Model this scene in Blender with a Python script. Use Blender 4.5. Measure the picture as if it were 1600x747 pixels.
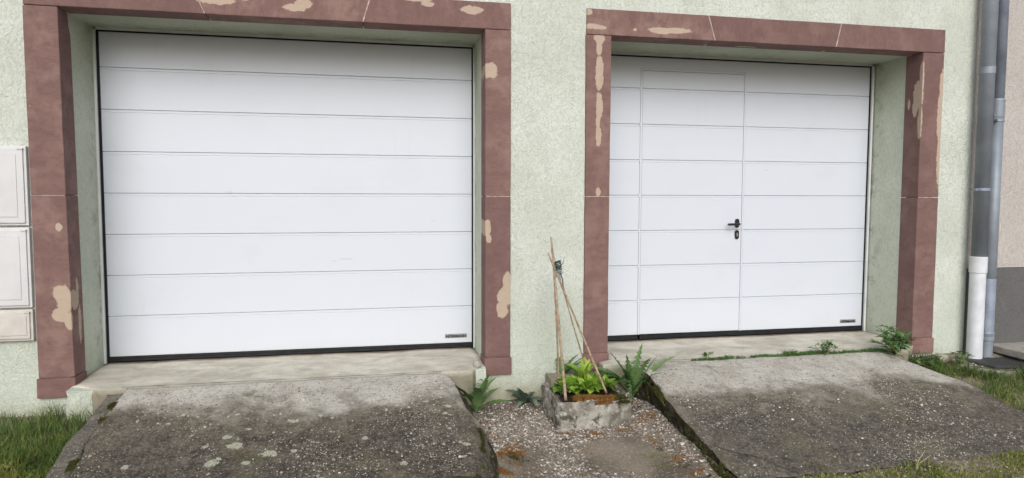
import bpy, math, random
from mathutils import Vector, Matrix, noise

random.seed(11)
SC = bpy.context.scene
COL = SC.collection
for o in list(bpy.data.objects):
    bpy.data.objects.remove(o)

# ------------------------------------------------------------------ camera
def setup_camera():
    yaw, pitch, roll, f = 0.2039, 0.064, 0.0028, 1059.5
    cyw, syw, cp, sp = math.cos(yaw), math.sin(yaw), math.cos(pitch), math.sin(pitch)
    F = Vector((syw*cp, cyw*cp, -sp)); R = Vector((cyw, -syw, 0)); U = R.cross(F)
    cr, sr = math.cos(roll), math.sin(roll)
    R2 = R*cr + U*sr; U2 = U*cr - R*sr
    cam = bpy.data.cameras.new('camera'); co = bpy.data.objects.new('camera', cam); COL.objects.link(co)
    m = Matrix((R2, U2, -F)).transposed().to_4x4(); m.translation = Vector((1.7639, -4.4762, 1.0878))
    co.matrix_world = m
    cam.sensor_fit = 'HORIZONTAL'; cam.sensor_width = 36; cam.lens = f/1600*36
    cam.clip_start = .05; cam.clip_end = 500
    SC.camera = co
setup_camera()

# ------------------------------------------------------------------ light (bright overcast day)
SUN_EL, SUN_AZ = math.radians(33), math.radians(-172)    # azimuth: from the viewer's side, a little left
W = bpy.data.worlds.new('World'); SC.world = W; W.use_nodes = True
wn = W.node_tree.nodes; wl = W.node_tree.links; wn.clear()
sky = wn.new('ShaderNodeTexSky'); sky.sky_type = 'NISHITA'; sky.sun_disc = False
sky.sun_elevation = SUN_EL; sky.sun_rotation = SUN_AZ; sky.air_density = 1.0; sky.dust_density = 4.0; sky.ozone_density = 1.0
hs = wn.new('ShaderNodeHueSaturation'); hs.inputs['Saturation'].default_value = 0.6
bg = wn.new('ShaderNodeBackground'); bg.inputs['Strength'].default_value = 0.085
wo = wn.new('ShaderNodeOutputWorld')
wl.new(sky.outputs[0], hs.inputs['Color']); wl.new(hs.outputs[0], bg.inputs[0]); wl.new(bg.outputs[0], wo.inputs[0])
sl = bpy.data.lights.new('sun', 'SUN'); sl.energy = 1.5; sl.angle = math.radians(46); sl.color = (.93, .965, 1.0)
so = bpy.data.objects.new('sun', sl); COL.objects.link(so)
sd = Vector((math.sin(SUN_AZ)*math.cos(SUN_EL), math.cos(SUN_AZ)*math.cos(SUN_EL), math.sin(SUN_EL)))
so.rotation_euler = (-sd).to_track_quat('-Z', 'Y').to_euler()
SC.view_settings.view_transform = 'Standard'; SC.view_settings.look = 'None'
SC.view_settings.exposure = 0.38; SC.view_settings.gamma = 1.0; SC.view_settings.use_curve_mapping = False

# ------------------------------------------------------------------ node helpers
class NT:
    def __init__(s, name, rough=.8, spec=.3):
        s.m = bpy.data.materials.new(name); s.m.use_nodes = True
        s.n = s.m.node_tree.nodes; s.l = s.m.node_tree.links; s.n.clear()
        s.out = s.n.new('ShaderNodeOutputMaterial'); s.b = s.n.new('ShaderNodeBsdfPrincipled')
        s.l.new(s.b.outputs[0], s.out.inputs[0])
        s.b.inputs['Roughness'].default_value = rough; s.b.inputs['Specular IOR Level'].default_value = spec
        s.pos = s.n.new('ShaderNodeNewGeometry').outputs['Position']
        s._xyz = None
    def put(s, sock, v):
        if isinstance(v, bpy.types.NodeSocket): s.l.new(v, sock)
        elif isinstance(v, (tuple, list)) and len(v) == 3 and sock.type == 'RGBA': sock.default_value = (*v, 1)
        else: sock.default_value = v
    def math(s, op, a, b=0.0, c=None, clamp=False):
        n = s.n.new('ShaderNodeMath'); n.operation = op; n.use_clamp = clamp
        s.put(n.inputs[0], a); s.put(n.inputs[1], b)
        if c is not None: s.put(n.inputs[2], c)
        return n.outputs[0]
    def xyz(s):
        if s._xyz is None:
            n = s.n.new('ShaderNodeSeparateXYZ'); s.l.new(s.pos, n.inputs[0]); s._xyz = n.outputs
        return s._xyz
    def scale(s, v, sc, off=(0, 0, 0)):
        n = s.n.new('ShaderNodeMapping'); s.l.new(v, n.inputs[0]); n.inputs['Scale'].default_value = sc; n.inputs['Location'].default_value = off
        return n.outputs[0]
    def noise(s, sc, det=4, rough=.55, vec=None, dist=0):
        n = s.n.new('ShaderNodeTexNoise'); s.l.new(vec or s.pos, n.inputs['Vector'])
        n.inputs['Scale'].default_value = sc; n.inputs['Detail'].default_value = det
        n.inputs['Roughness'].default_value = rough; n.inputs['Distortion'].default_value = dist
        return n.outputs['Fac']
    def vor(s, sc, vec=None, feat='F1', out='Distance', rnd=1):
        n = s.n.new('ShaderNodeTexVoronoi'); n.feature = feat; s.l.new(vec or s.pos, n.inputs['Vector'])
        n.inputs['Scale'].default_value = sc; n.inputs['Randomness'].default_value = rnd
        return n.outputs[out]
    def ramp(s, v, a, b):                      # smooth 0..1 between a and b
        n = s.n.new('ShaderNodeMapRange'); n.interpolation_type = 'SMOOTHSTEP'
        s.put(n.inputs['Value'], v); n.inputs['From Min'].default_value = a; n.inputs['From Max'].default_value = b
        return n.outputs[0]
    def mix(s, f, a, b):
        n = s.n.new('ShaderNodeMix'); n.data_type = 'RGBA'
        s.put(n.inputs[0], f); s.put(n.inputs[6], a); s.put(n.inputs[7], b)
        return n.outputs[2]
    def attr(s, name):
        n = s.n.new('ShaderNodeAttribute'); n.attribute_name = name; return n.outputs['Fac']
    def color(s, v): s.put(s.b.inputs['Base Color'], v)
    def bump(s, h, strength=.5, dist=.01, prev=None):
        n = s.n.new('ShaderNodeBump'); n.inputs['Strength'].default_value = strength; n.inputs['Distance'].default_value = dist
        s.put(n.inputs['Height'], h)
        if prev: s.l.new(prev, n.inputs['Normal'])
        s.l.new(n.outputs[0], s.b.inputs['Normal']); return n.outputs[0]
    def blobs(s, lst, u, v, warp=.35, wsc=14):
        """one mask from a list of soft-edged ellipses (u, v, ru, rv) with a wobbled outline"""
        w = s.math('MULTIPLY', s.math('SUBTRACT', s.noise(wsc, 5, .68), .5), warp*2.6)
        best = None
        for (cu, cv, ru, rv) in lst:
            a = s.math('POWER', s.math('ABSOLUTE', s.math('DIVIDE', s.math('SUBTRACT', u, cu), ru)), 2.0)
            b = s.math('POWER', s.math('ABSOLUTE', s.math('DIVIDE', s.math('SUBTRACT', v, cv), rv)), 2.0)
            d = s.math('SQRT', s.math('ADD', a, b))
            best = d if best is None else s.math('MINIMUM', best, d)
        d = s.math('ADD', best, w)
        return s.math('SUBTRACT', 1.0, s.ramp(d, .88, 1.08))

# ------------------------------------------------------------------ materials
def m_plaster(name, light, dark, algae, reveal=False):
    t = NT(name, .95, .15); x, y, z = t.xyz()
    v = t.scale(t.pos, (1, 1, .62))
    n1 = t.noise(120, 3, .6, v, .6); n2 = t.noise(62, 3, .6, v, 1.2); n3 = t.noise(2.2, 4)
    c = t.mix(t.ramp(n3, .35, .68), dark, light)
    pit = t.math('SUBTRACT', 1.0, t.ramp(n2, .40, .52))
    c = t.mix(t.math('MULTIPLY', pit, .30), c, tuple(q*.55 for q in dark))
    low = t.math('MULTIPLY', t.math('SUBTRACT', 1.0, t.ramp(t.math('ADD', z, t.math('MULTIPLY', t.noise(5, 4), .5)), -.15, .95)), .55)
    c = t.mix(low, c, algae)
    drip = t.math('MULTIPLY', t.ramp(t.noise(3, 5, .6, t.scale(t.pos, (4.5, 1, .35))), .52, .70), t.ramp(t.noise(.9, 3), .42, .62))
    c = t.mix(t.math('MULTIPLY', drip, .30), c, tuple(q*.66 for q in dark))
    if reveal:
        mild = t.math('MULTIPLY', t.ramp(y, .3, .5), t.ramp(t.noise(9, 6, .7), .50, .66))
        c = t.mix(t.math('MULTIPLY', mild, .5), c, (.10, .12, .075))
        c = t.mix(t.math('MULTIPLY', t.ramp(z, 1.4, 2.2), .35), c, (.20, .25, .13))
    else:
        spat = t.math('MULTIPLY', t.math('SUBTRACT', 1.0, t.ramp(t.math('ADD', z, t.math('MULTIPLY', t.noise(12, 5, .7), .30)), -.16, .06)), .75)
        c = t.mix(spat, c, (.36, .33, .22))
    t.color(c)
    h = t.math('ADD', t.math('MULTIPLY', n2, 1.0), t.math('MULTIPLY', n1, .5))
    t.bump(h, .9 if not reveal else .5, .012)
    return t.m
M = {}
M['plaster'] = m_plaster('green_roughcast', (.675, .712, .645), (.595, .63, .555), (.50, .555, .45))
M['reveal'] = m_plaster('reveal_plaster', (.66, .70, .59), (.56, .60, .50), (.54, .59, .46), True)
M['neighbour'] = m_plaster('beige_plaster', (.56, .52, .49), (.52, .48, .45), (.50, .46, .43))
M['plinth'] = m_plaster('grey_plinth_paint', (.17, .165, .165), (.14, .138, .14), (.13, .13, .12))

def m_stone(name, patches, uoff, tone=(.195, .115, .101), dark=(.150, .087, .078), bands='h'):
    t = NT(name, .85, .25); x, y, z = t.xyz()
    oi = t.n.new('ShaderNodeObjectInfo').outputs['Random']
    vv = t.n.new('ShaderNodeVectorMath'); vv.operation = 'ADD'; t.l.new(t.pos, vv.inputs[0])
    cb = t.n.new('ShaderNodeCombineXYZ'); t.l.new(t.math('MULTIPLY', oi, 9.0), cb.inputs[2]); t.l.new(t.math('MULTIPLY', oi, 5.0), cb.inputs[0]); t.l.new(cb.outputs[0], vv.inputs[1])
    p = vv.outputs[0]
    sc = (1.5, 1.5, 4.5) if bands == 'h' else (4.5, 4.5, 1.6)
    b1 = t.noise(2.2, 5, .6, t.scale(p, sc), 1.2); b2 = t.noise(7, 4, .65, t.scale(p, sc), .6); big = t.noise(3, 3, .5, p)
    c = t.mix(t.ramp(b1, .32, .66), dark, tone)
    c = t.mix(t.math('MULTIPLY', t.math('MULTIPLY', t.ramp(b2, .53, .57), t.math('SUBTRACT', 1.0, t.ramp(b2, .57, .61))), .5), c, tuple(q*.62 for q in dark))
    c = t.mix(t.math('MULTIPLY', t.ramp(t.noise(5, 6, .7, p), .46, .64), .6), c, (.29, .19, .165))
    c = t.mix(t.math('MULTIPLY', t.ramp(t.noise(1.3, 2, .5, p), .5, .7), .4), c, (.155, .082, .078))
    c = t.mix(t.math('MULTIPLY', t.ramp(oi, .35, .8), .45), c, (.115, .062, .060))
    fine = t.noise(260, 2)
    c = t.mix(t.math('MULTIPLY', fine, .22), c, (.42, .27, .24))
    # small pale chips
    chips = t.math('MULTIPLY', t.math('SUBTRACT', 1.0, t.ramp(t.vor(7, p), .02, .035)), t.ramp(big, .5, .6))
    c = t.mix(t.math('MULTIPLY', chips, .7), c, (.5, .36, .31))
    if patches:
        u = x if uoff == 0 else t.math('ADD', x, t.math('MULTIPLY', y, float(uoff)))
        m = t.blobs(patches, u, z, .55, 21)
        tan = t.mix(t.noise(30, 4), (.42, .33, .25), (.52, .42, .33))
        c = t.mix(t.math('MULTIPLY', m, .93), c, tan)
    t.color(c)
    nb = t.bump(t.noise(220, 3), .25, .003); t.bump(t.noise(18, 4), .35, .008, nb)
    return t.m
M['st_lint_l'] = m_stone('sandstone_left_lintel', [(.86,2.262,.11,.022),(1.02,2.30,.03,.03),(1.31,2.248,.07,.024),(1.36,2.272,.06,.028),(2.06,2.345,.10,.016),(2.13,2.318,.045,.018),(2.416,2.295,.072,.027),(1.72,2.36,.05,.018)], 0, bands='v')
M['st_jl'] = m_stone('sandstone_left_jamb', [(-.054,.893,.018,.026),(-.052,.50,.050,.052),(-.030,.435,.050,.055),(-.062,.37,.045,.045),(-.015,.33,.028,.06),(.02,.48,.05,.035),(.05,.44,.05,.05),(.09,.50,.02,.09),(.11,.30,.02,.11)], 1)
M['st_jr'] = m_stone('sandstone_inner_left_jamb', [(2.543,1.912,.046,.056),(2.518,.875,.026,.058),(2.530,.80,.018,.03),(2.66,.50,.034,.075),(2.640,.40,.048,.06),(2.622,.315,.040,.055)], 0)
M['st_lint_r'] = m_stone('sandstone_right_lintel', [(3.215,2.33,.025,.022),(3.245,2.234,.075,.018),(3.31,2.230,.035,.012),(3.74,2.232,.09,.022),(3.86,2.236,.10,.022),(3.548,2.228,.013,.009)], 0, bands='v')
M['st_kl'] = m_stone('sandstone_right_door_left_jamb', [(3.295,2.16,.036,.05),(3.293,2.09,.022,.05),(3.296,1.92,.030,.125),(3.297,1.70,.026,.10),(3.290,1.60,.016,.05),(3.293,1.50,.022,.075),(3.296,1.114,.018,.032)], 0)
M['st_kr'] = m_stone('sandstone_right_jamb', [(6.045,1.93,.022,.13),(6.040,1.70,.030,.20),(6.047,1.45,.026,.28),(5.862,1.98,.022,.16),(5.835,1.87,.05,.11),(5.805,1.76,.028,.06),(5.745,1.80,.014,.045),(5.858,1.66,.022,.14)], -1)
M['st_base'] = m_stone('sandstone_plinth', [], 0, tone=(.215, .118, .106), dark=(.15, .080, .073))
def simple(name, col, rough=.5, spec=.5, var=.0, sc=6, metal=0, bump=0):
    t = NT(name, rough, spec)
    if var: t.color(t.mix(t.ramp(t.noise(sc, 5, .6), .3, .7), tuple(q*(1-var) for q in col), tuple(min(1, q*(1+var)) for q in col)))
    else: t.color(col)
    t.b.inputs['Metallic'].default_value = metal
    if bump: t.bump(t.noise(90, 4), bump, .003)
    return t.m
def m_door():
    t = NT('white_door_skin', .42, .4); x, y, z = t.xyz()
    g = t.noise(26, 5, .6, t.scale(t.pos, (.12, 1, 5)), .3)
    dirt = t.noise(2.3, 6, .6, t.scale(t.pos, (1, 1, 1.6)))
    c = t.mix(t.math('MULTIPLY', t.ramp(dirt, .5, .75), .22), (.60, .635, .70), (.52, .55, .60))
    run = t.math('MULTIPLY', t.ramp(t.noise(5, 3, .5, t.scale(t.pos, (6, 1, .5))), .56, .72), t.ramp(t.noise(1.6, 2), .45, .65))
    c = t.mix(t.math('MULTIPLY', run, .14), c, (.55, .55, .52))
    low = t.math('SUBTRACT', 1.0, t.ramp(t.math('ADD', z, t.math('MULTIPLY', t.noise(8, 4), .15)), -.02, .22))
    c = t.mix(t.math('MULTIPLY', low, .25), c, (.60, .59, .53))
    sm = t.blobs([(.80,1.105,.03,.006),(1.58,.63,.05,.006),(1.50,.615,.03,.004),(.03,.545,.03,.006),(2.2,.9,.02,.004),(4.9,1.3,.03,.004)], x, z, .6, 60)
    c = t.mix(t.math('MULTIPLY', sm, .30), c, (.38, .38, .37))
    t.color(c); t.bump(g, .30, .0018)
    return t.m
M['door'] = m_door()
M['groove'] = simple('door_groove_grey', (.42, .43, .45), .6)
M['frame'] = simple('white_frame', (.66, .68, .68), .5, .4, .08)
M['rubber'] = simple('black_rubber', (.009, .010, .012), .6, .25, .3, 20)
M['black'] = simple('black_handle_plastic', (.012, .012, .013), .35, .5)
M['steel'] = simple('brushed_cylinder', (.45, .45, .44), .35, .5, metal=.9)
M['plate'] = simple('grey_nameplate', (.30, .31, .33), .4)
M['cabinet'] = simple('white_cabinet_plastic', (.60, .60, .605), .45, .4, .05, 5)
M['cabinet_old'] = simple('yellowed_cabinet_plastic', (.56, .53, .49), .5, .4, .08, 12)
M['zinc_dark'] = simple('weathered_dark_zinc', (.24, .27, .31), .5, .4, .14, 5, .15)
M['zinc_blue'] = simple('bluish_zinc', (.29, .33, .41), .5, .4, .25, 4, .2)
M['pvc'] = simple('white_pvc', (.66, .68, .72), .4, .5, .10, 9)
M['bamboo'] = simple('dry_bamboo', (.36, .27, .19), .75, .25, .35, 40)
M['tie'] = simple('dark_green_wire', (.03, .06, .06), .5)
M['twine'] = simple('pale_twine', (.45, .48, .46), .8)
M['dark'] = simple('matt_black', (.02, .02, .02), .9)
M['drain'] = simple('dark_drain_cover', (.055, .055, .055), .8, .3, .25, 25, bump=.5)
M['step_top'] = simple('step_stone', (.36, .34, .30), .9, .2, .18, 25, bump=.5)
M['step_leg'] = simple('blue_grey_step_paint', (.26, .29, .33), .8, .3, .15, 12)
M['rim'] = simple('kerb_concrete', (.33, .30, .24), .95, .2, .3, 18, bump=.8)

def m_ramp(name, seed, y0, k_dark, lichens=()):
    t = NT(name, .93, .2); x, y, z = t.xyz()
    p = t.scale(t.pos, (1, 1, 1), (seed, seed*.7, 0))
    big = t.noise(1.7, 5, .6, p, .4); mid = t.noise(6, 6, .65, p); fine = t.noise(60, 4, .65, p)
    c = t.mix(t.ramp(mid, .3, .7), (.38, .355, .31), (.53, .505, .455))
    # soot-black biological crust growing on the lower, wetter part of the slab
    yy = t.math('ADD', t.math('ADD', y, t.math('MULTIPLY', t.math('SUBTRACT', big, .5), 1.25)), t.math('MULTIPLY', t.math('SUBTRACT', mid, .5), .38))
    crust = t.math('SUBTRACT', 1.0, t.ramp(yy, y0-.20, y0+.14))
    deep = t.math('SUBTRACT', 1.0, t.ramp(t.math('ADD', yy, t.math('MULTIPLY', t.math('SUBTRACT', t.noise(9, 6, .7, p), .5), .5)), y0-.52, y0-.12))
    crc = t.mix(t.ramp(t.noise(11, 6, .7, p), .34, .68), (.060, .049, .036), (.20, .175, .135))
    crc = t.mix(t.math('MULTIPLY', deep, .9), crc, t.mix(t.ramp(t.noise(15, 6, .7, p), .36, .68), (.020, .016, .013), (.098, .082, .064)))
    crc = t.mix(t.math('MULTIPLY', t.ramp(t.noise(3.1, 5, .6, p), .5, .68), .7), crc, (.115, .10, .062))
    c = t.mix(t.math('MULTIPLY', crust, k_dark), c, crc)
    # speckle of fine grains
    c = t.mix(t.math('MULTIPLY', t.ramp(fine, .46, .62), .35), c, t.mix(.5, c, (.36, .33, .28)))
    c = t.mix(t.math('MULTIPLY', t.math('SUBTRACT', 1.0, t.ramp(t.noise(45, 5, .7, p), .33, .46)), .6), c, (.035, .032, .028))
    c = t.mix(t.math('MULTIPLY', t.ramp(t.noise(26, 5, .75, t.scale(p, (1, 1, 1), (2, 9, 0))), .50, .64), .35), c, t.mix(.55, c, (.02, .018, .014)))
    # exposed white aggregate
    vd = t.vor(75, p); vc = t.n.new('ShaderNodeSeparateColor'); t.l.new(t.vor(75, p, out='Color'), vc.inputs[0])
    ag = t.math('MULTIPLY', t.math('SUBTRACT', 1.0, t.ramp(vd, .24, .40)), t.ramp(vc.outputs[0], .60, .95))
    vd2 = t.vor(130, p); vc2 = t.n.new('ShaderNodeSeparateColor'); t.l.new(t.vor(130, p, out='Color'), vc2.inputs[0])
    ag2 = t.math('MULTIPLY', t.math('SUBTRACT', 1.0, t.ramp(vd2, .3, .5)), t.ramp(vc2.outputs[0], .55, .9))
    c = t.mix(t.math('MULTIPLY', ag2, .5), c, t.mix(vc2.outputs[1], (.10, .08, .06), (.42, .38, .33)))
    dk = t.math('MULTIPLY', t.math('SUBTRACT', 1.0, t.ramp(vd2, .3, .5)), t.ramp(vc2.outputs[2], .6, .9))
    c = t.mix(t.math('MULTIPLY', dk, .5), c, (.03, .026, .02))
    ag = t.math('MULTIPLY', ag, t.ramp(t.noise(4, 4, .6, p), .42, .60))
    c = t.mix(t.math('MULTIPLY', ag, .8), c, t.mix(vc.outputs[1], (.30, .27, .22), (.62, .60, .55)))
    # moss tint
    c = t.mix(t.math('MULTIPLY', t.ramp(t.noise(3.5, 6, .7, t.scale(p, (1, 1, 1), (3, 1, 0))), .60, .70), .5), c, (.075, .075, .025))
    if lichens:
        m = t.math('MULTIPLY', t.blobs(lichens, x, y, .8, 75), t.ramp(t.noise(160, 3, .6), .34, .5))
        c = t.mix(t.math('MULTIPLY', m, .85), c, t.mix(t.noise(90, 3), (.30, .30, .22), (.55, .55, .45)))
    t.color(c)
    nb = t.bump(fine, .6, .006); t.bump(t.math('ADD', mid, t.math('MULTIPLY', ag, .25)), .6, .02, nb)
    return t.m
LICH = []
_r = random.Random(5)
for (x, y, r) in [(.967,-.938,.05),(1.062,-.798,.045),(1.233,-.886,.04),(1.359,-.884,.035),(1.509,-1.13,.04),(1.312,-.601,.03),(2.25,-.93,.035),(2.22,-1.04,.04),(1.715,-.813,.03),(.905,-.794,.03),(1.0,-.72,.03),(1.099,-.66,.035),(.817,-.683,.025),(1.13,-.95,.03),(2.17,-.62,.025),(2.19,-.55,.02)]:
    q = r*_r.uniform(.35, .85); LICH.append((x, y, q, q*_r.uniform(.6, .9))); LICH.append((x+r*_r.uniform(-.9, .9), y+r*_r.uniform(-.7, .7), q*.5, q*.4))
for i in range(16):
    LICH.append((_r.uniform(.4, 2.2), _r.uniform(-1.15, -.45), _r.uniform(.008, .022), _r.uniform(.008, .018)))
M['ramp_l'] = m_ramp('weathered_ramp_concrete', 0.0, -.42, .97, LICH)
M['ramp_r'] = m_ramp('weathered_right_ramp_concrete', 4.3, -.50, .93)
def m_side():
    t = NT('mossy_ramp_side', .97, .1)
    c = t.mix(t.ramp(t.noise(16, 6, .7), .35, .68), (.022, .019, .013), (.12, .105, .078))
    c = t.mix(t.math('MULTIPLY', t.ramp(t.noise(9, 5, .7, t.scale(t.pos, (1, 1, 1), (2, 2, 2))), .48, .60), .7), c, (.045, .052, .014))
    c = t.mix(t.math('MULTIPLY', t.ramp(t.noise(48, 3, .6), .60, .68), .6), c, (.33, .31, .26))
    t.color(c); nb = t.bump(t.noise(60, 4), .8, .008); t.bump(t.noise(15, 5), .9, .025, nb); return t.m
M['side'] = m_side()
M['flank'] = m_ramp('mossy_flank_concrete', 8.1, .1, .85)
def m_slab():
    t = NT('threshold_screed', .85, .25); x, y, z = t.xyz()
    n = t.noise(4, 6, .65, t.scale(t.pos, (.8, 1.3, 1)), .4)
    c = t.mix(t.ramp(n, .3, .7), (.40, .37, .30), (.64, .605, .52))
    c = t.mix(t.math('MULTIPLY', t.ramp(t.noise(9, 6, .7, t.scale(t.pos, (.7, 1, 1))), .50, .68), .4), c, (.24, .22, .18))
    c = t.mix(t.math('MULTIPLY', t.math('SUBTRACT', 1.0, t.ramp(t.math('ADD', y, t.math('MULTIPLY', t.noise(14, 5), .12)), -.09, .02)), .4), c, (.26, .24, .18))
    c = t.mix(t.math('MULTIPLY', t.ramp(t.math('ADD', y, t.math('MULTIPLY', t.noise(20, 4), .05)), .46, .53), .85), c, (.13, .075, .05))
    skirt = t.math('SUBTRACT', 1.0, t.ramp(t.math('ADD', z, t.math('MULTIPLY', t.noise(18, 5, .7), .06)), -.075, -.035))
    c = t.mix(t.math('MULTIPLY', skirt, .75), c, (.20, .175, .12))
    c = t.mix(t.math('MULTIPLY', t.ramp(t.noise(60, 4), .5, .65), .2), c, (.30, .28, .23))
    t.color(c); t.bump(t.noise(40, 5), .5, .006)
    return t.m
M['slab'] = m_slab()
def m_ground():
    t = NT('gravelly_soil', .97, .15)
    c = t.mix(t.ramp(t.noise(3, 5), .35, .65), (.12, .098, .075), (.24, .20, .155))
    vc = t.n.new('ShaderNodeSeparateColor'); t.l.new(t.vor(90, out='Color'), vc.inputs[0])
    vd = t.vor(90)
    st = t.math('MULTIPLY', t.math('SUBTRACT', 1.0, t.ramp(vd, .35, .5)), t.ramp(vc.outputs[0], .35, .45))
    c = t.mix(t.math('MULTIPLY', st, .8), c, t.mix(vc.outputs[1], (.14, .12, .10), (.38, .35, .31)))
    c = t.mix(t.math('MULTIPLY', t.ramp(t.noise(2.1, 5, .7, t.scale(t.pos, (1, 1, 1), (7, 2, 0))), .55, .68), .6), c, (.10, .11, .03))
    t.color(c)
    nb = t.bump(t.math('SUBTRACT', 1.0, vd), .5, .008); t.bump(t.noise(30, 5), .5, .01, nb)
    return t.m
M['ground'] = m_ground()
def m_trough():
    t = NT('lichened_old_concrete', .95, .2); x, y, z = t.xyz()
    c = t.mix(t.ramp(t.noise(7, 6, .65), .35, .65), (.13, .115, .092), (.42, .40, .355))
    c = t.mix(t.math('MULTIPLY', t.ramp(t.noise(13, 6, .7), .53, .62), .85), c, (.045, .042, .034))
    c = t.mix(t.math('MULTIPLY', t.ramp(t.noise(9, 6, .7, t.scale(t.pos, (1, 1, 1), (4, 4, 4))), .56, .66), .6), c, (.07, .085, .03))
    c = t.mix(t.math('MULTIPLY', t.ramp(t.noise(22, 4, .6), .58, .66), .7), c, (.52, .52, .47))
    t.color(c); nb = t.bump(t.noise(70, 4), .6, .006); t.bump(t.noise(14, 6), .8, .02, nb)
    return t.m
M['trough'] = m_trough()
M['soil'] = simple('dark_potting_soil', (.04, .03, .02), .98, .1, .4, 40, bump=1)
def m_vcol(name, a, b, mid=None, rough=.75, trans=0.0, spec=.3):
    """two-tone material driven by a per-face random attribute"""
    t = NT(name, rough, spec); f = t.attr('tone')
    c = t.mix(f, a, b) if mid is None else t.mix(t.ramp(f, .5, 1), t.mix(t.ramp(f, 0, .5), a, mid), b)
    t.color(c)
    if trans:
        tr = t.n.new('ShaderNodeBsdfTranslucent'); t.l.new(c, tr.inputs[0]); mx = t.n.new('ShaderNodeMixShader')
        mx.inputs[0].default_value = trans; t.l.new(t.b.outputs[0], mx.inputs[1]); t.l.new(tr.outputs[0], mx.inputs[2]); t.l.new(mx.outputs[0], t.out.inputs[0])
    return t.m
M['pebble'] = m_vcol('gravel_stones', (.13, .11, .09), (.68, .65, .60), (.30, .255, .21), .85)
M['grass'] = m_vcol('grass_blades', (.05, .09, .022), (.24, .30, .09), (.10, .165, .04), .6, .3)
M['grass_dry'] = m_vcol('yellow_green_grass', (.11, .15, .035), (.42, .38, .13), (.22, .25, .06), .7, .3)
M['moss_or'] = m_vcol('rusty_dry_moss', (.14, .065, .02), (.42, .25, .09), (.28, .14, .04), .9, .2)
M['moss_gr'] = m_vcol('dark_green_moss', (.025, .03, .008), (.13, .14, .03), (.06, .065, .015), .9, .2)
M['weed'] = m_vcol('weed_leaves', (.06, .13, .04), (.20, .32, .12), (.11, .21, .065), .5, .25, .4)
M['weed_grey'] = m_vcol('greyish_weed_leaves', (.08, .12, .08), (.20, .26, .18), (.13, .18, .13), .6, .2)
M['lettuce'] = m_vcol('light_green_leaves', (.14, .27, .03), (.46, .60, .10), (.28, .47, .06), .45, .35, .4)
M['stem'] = m_vcol('pale_dry_stems', (.25, .27, .10), (.55, .52, .30), None, .8, .2)

# ------------------------------------------------------------------ mesh helpers
class MB:
    def __init__(s): s.v = []; s.f = []; s.t = []; s.mi = []
    def add(s, vs, fs, tone=.5, mi=0):
        n = len(s.v); s.v += [tuple(p) for p in vs]
        for f in fs: s.f.append(tuple(n+i for i in f)); s.t.append(tone); s.mi.append(mi)
    def box(s, x0, x1, y0, y1, z0, z1, mi=0):
        s.add([(x0,y0,z0),(x1,y0,z0),(x1,y1,z0),(x0,y1,z0),(x0,y0,z1),(x1,y0,z1),(x1,y1,z1),(x0,y1,z1)],
              [(0,3,2,1),(4,5,6,7),(0,1,5,4),(1,2,6,5),(2,3,7,6),(3,0,4,7)], mi=mi)
    def quad(s, a, b, c, d): s.add([a, b, c, d], [(0, 1, 2, 3)])
    def tube(s, pts, rads, seg=12, tone=.5, cap=True):
        pts = [Vector(p) for p in pts]; n = len(s.v); N = len(pts)
        for i, p in enumerate(pts):
            d = (pts[min(i+1, N-1)]-pts[max(i-1, 0)]).normalized()
            a = d.cross(Vector((0, 0, 1)) if abs(d.z) < .9 else Vector((0, 1, 0))).normalized(); b = d.cross(a)
            r = rads[i] if isinstance(rads, (list, tuple)) else rads
            for k in range(seg):
                th = 2*math.pi*k/seg; s.v.append(tuple(p+a*(r*math.cos(th))+b*(r*math.sin(th))))
        for i in range(N-1):
            for k in range(seg):
                s.f.append((n+i*seg+k, n+i*seg+(k+1) % seg, n+(i+1)*seg+(k+1) % seg, n+(i+1)*seg+k)); s.t.append(tone); s.mi.append(0)
        if cap:
            s.f.append(tuple(n+k for k in range(seg))); s.t.append(tone); s.mi.append(0)
            s.f.append(tuple(n+(N-1)*seg+k for k in reversed(range(seg)))); s.t.append(tone); s.mi.append(0)
    def extrude_x(s, prof, x0, x1, close=True):
        n = len(prof); vs = [(x0, y, z) for y, z in prof]+[(x1, y, z) for y, z in prof]
        fs = [(i, (i+1) % n, n+(i+1) % n, n+i) for i in range(n if close else n-1)]
        if close: fs += [tuple(range(n)), tuple(n+i for i in reversed(range(n)))]
        s.add(vs, fs)
    def build(s, name, mats, parent=None, smooth=False, bevel=0, bseg=2, fix=True):
        me = bpy.data.meshes.new(name)
        off = Vector(parent_loc(parent)) if parent else Vector((0, 0, 0))
        me.from_pydata([tuple(Vector(v)-off) for v in s.v], [], s.f)
        at = me.attributes.new('tone', 'FLOAT', 'FACE'); at.data.foreach_set('value', s.t)
        if isinstance(mats, (list, tuple)):
            for m in mats: me.materials.append(m)
            me.polygons.foreach_set('material_index', s.mi)
        else: me.materials.append(mats)
        if fix or bevel:
            import bmesh
            bm = bmesh.new(); bm.from_mesh(me)
            if bevel: bmesh.ops.bevel(bm, geom=[e for e in bm.edges if e.calc_face_angle(0) > .5], offset=bevel, segments=bseg, affect='EDGES', profile=.6)
            if fix: bmesh.ops.recalc_face_normals(bm, faces=bm.faces)
            bm.to_mesh(me); bm.free()
        if smooth: me.polygons.foreach_set('use_smooth', [True]*len(me.polygons))
        me.update()
        o = bpy.data.objects.new(name, me); COL.objects.link(o)
        if parent: o.parent = parent
        return o
def parent_loc(p):
    l = Vector((0, 0, 0))
    while p: l += p.location; p = p.parent
    return l
def tag(o, label=None, cat=None, group=None, kind=None):
    for k, v in (('label', label), ('category', cat), ('group', group), ('kind', kind)):
        if v: o[k] = v
    return o
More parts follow.
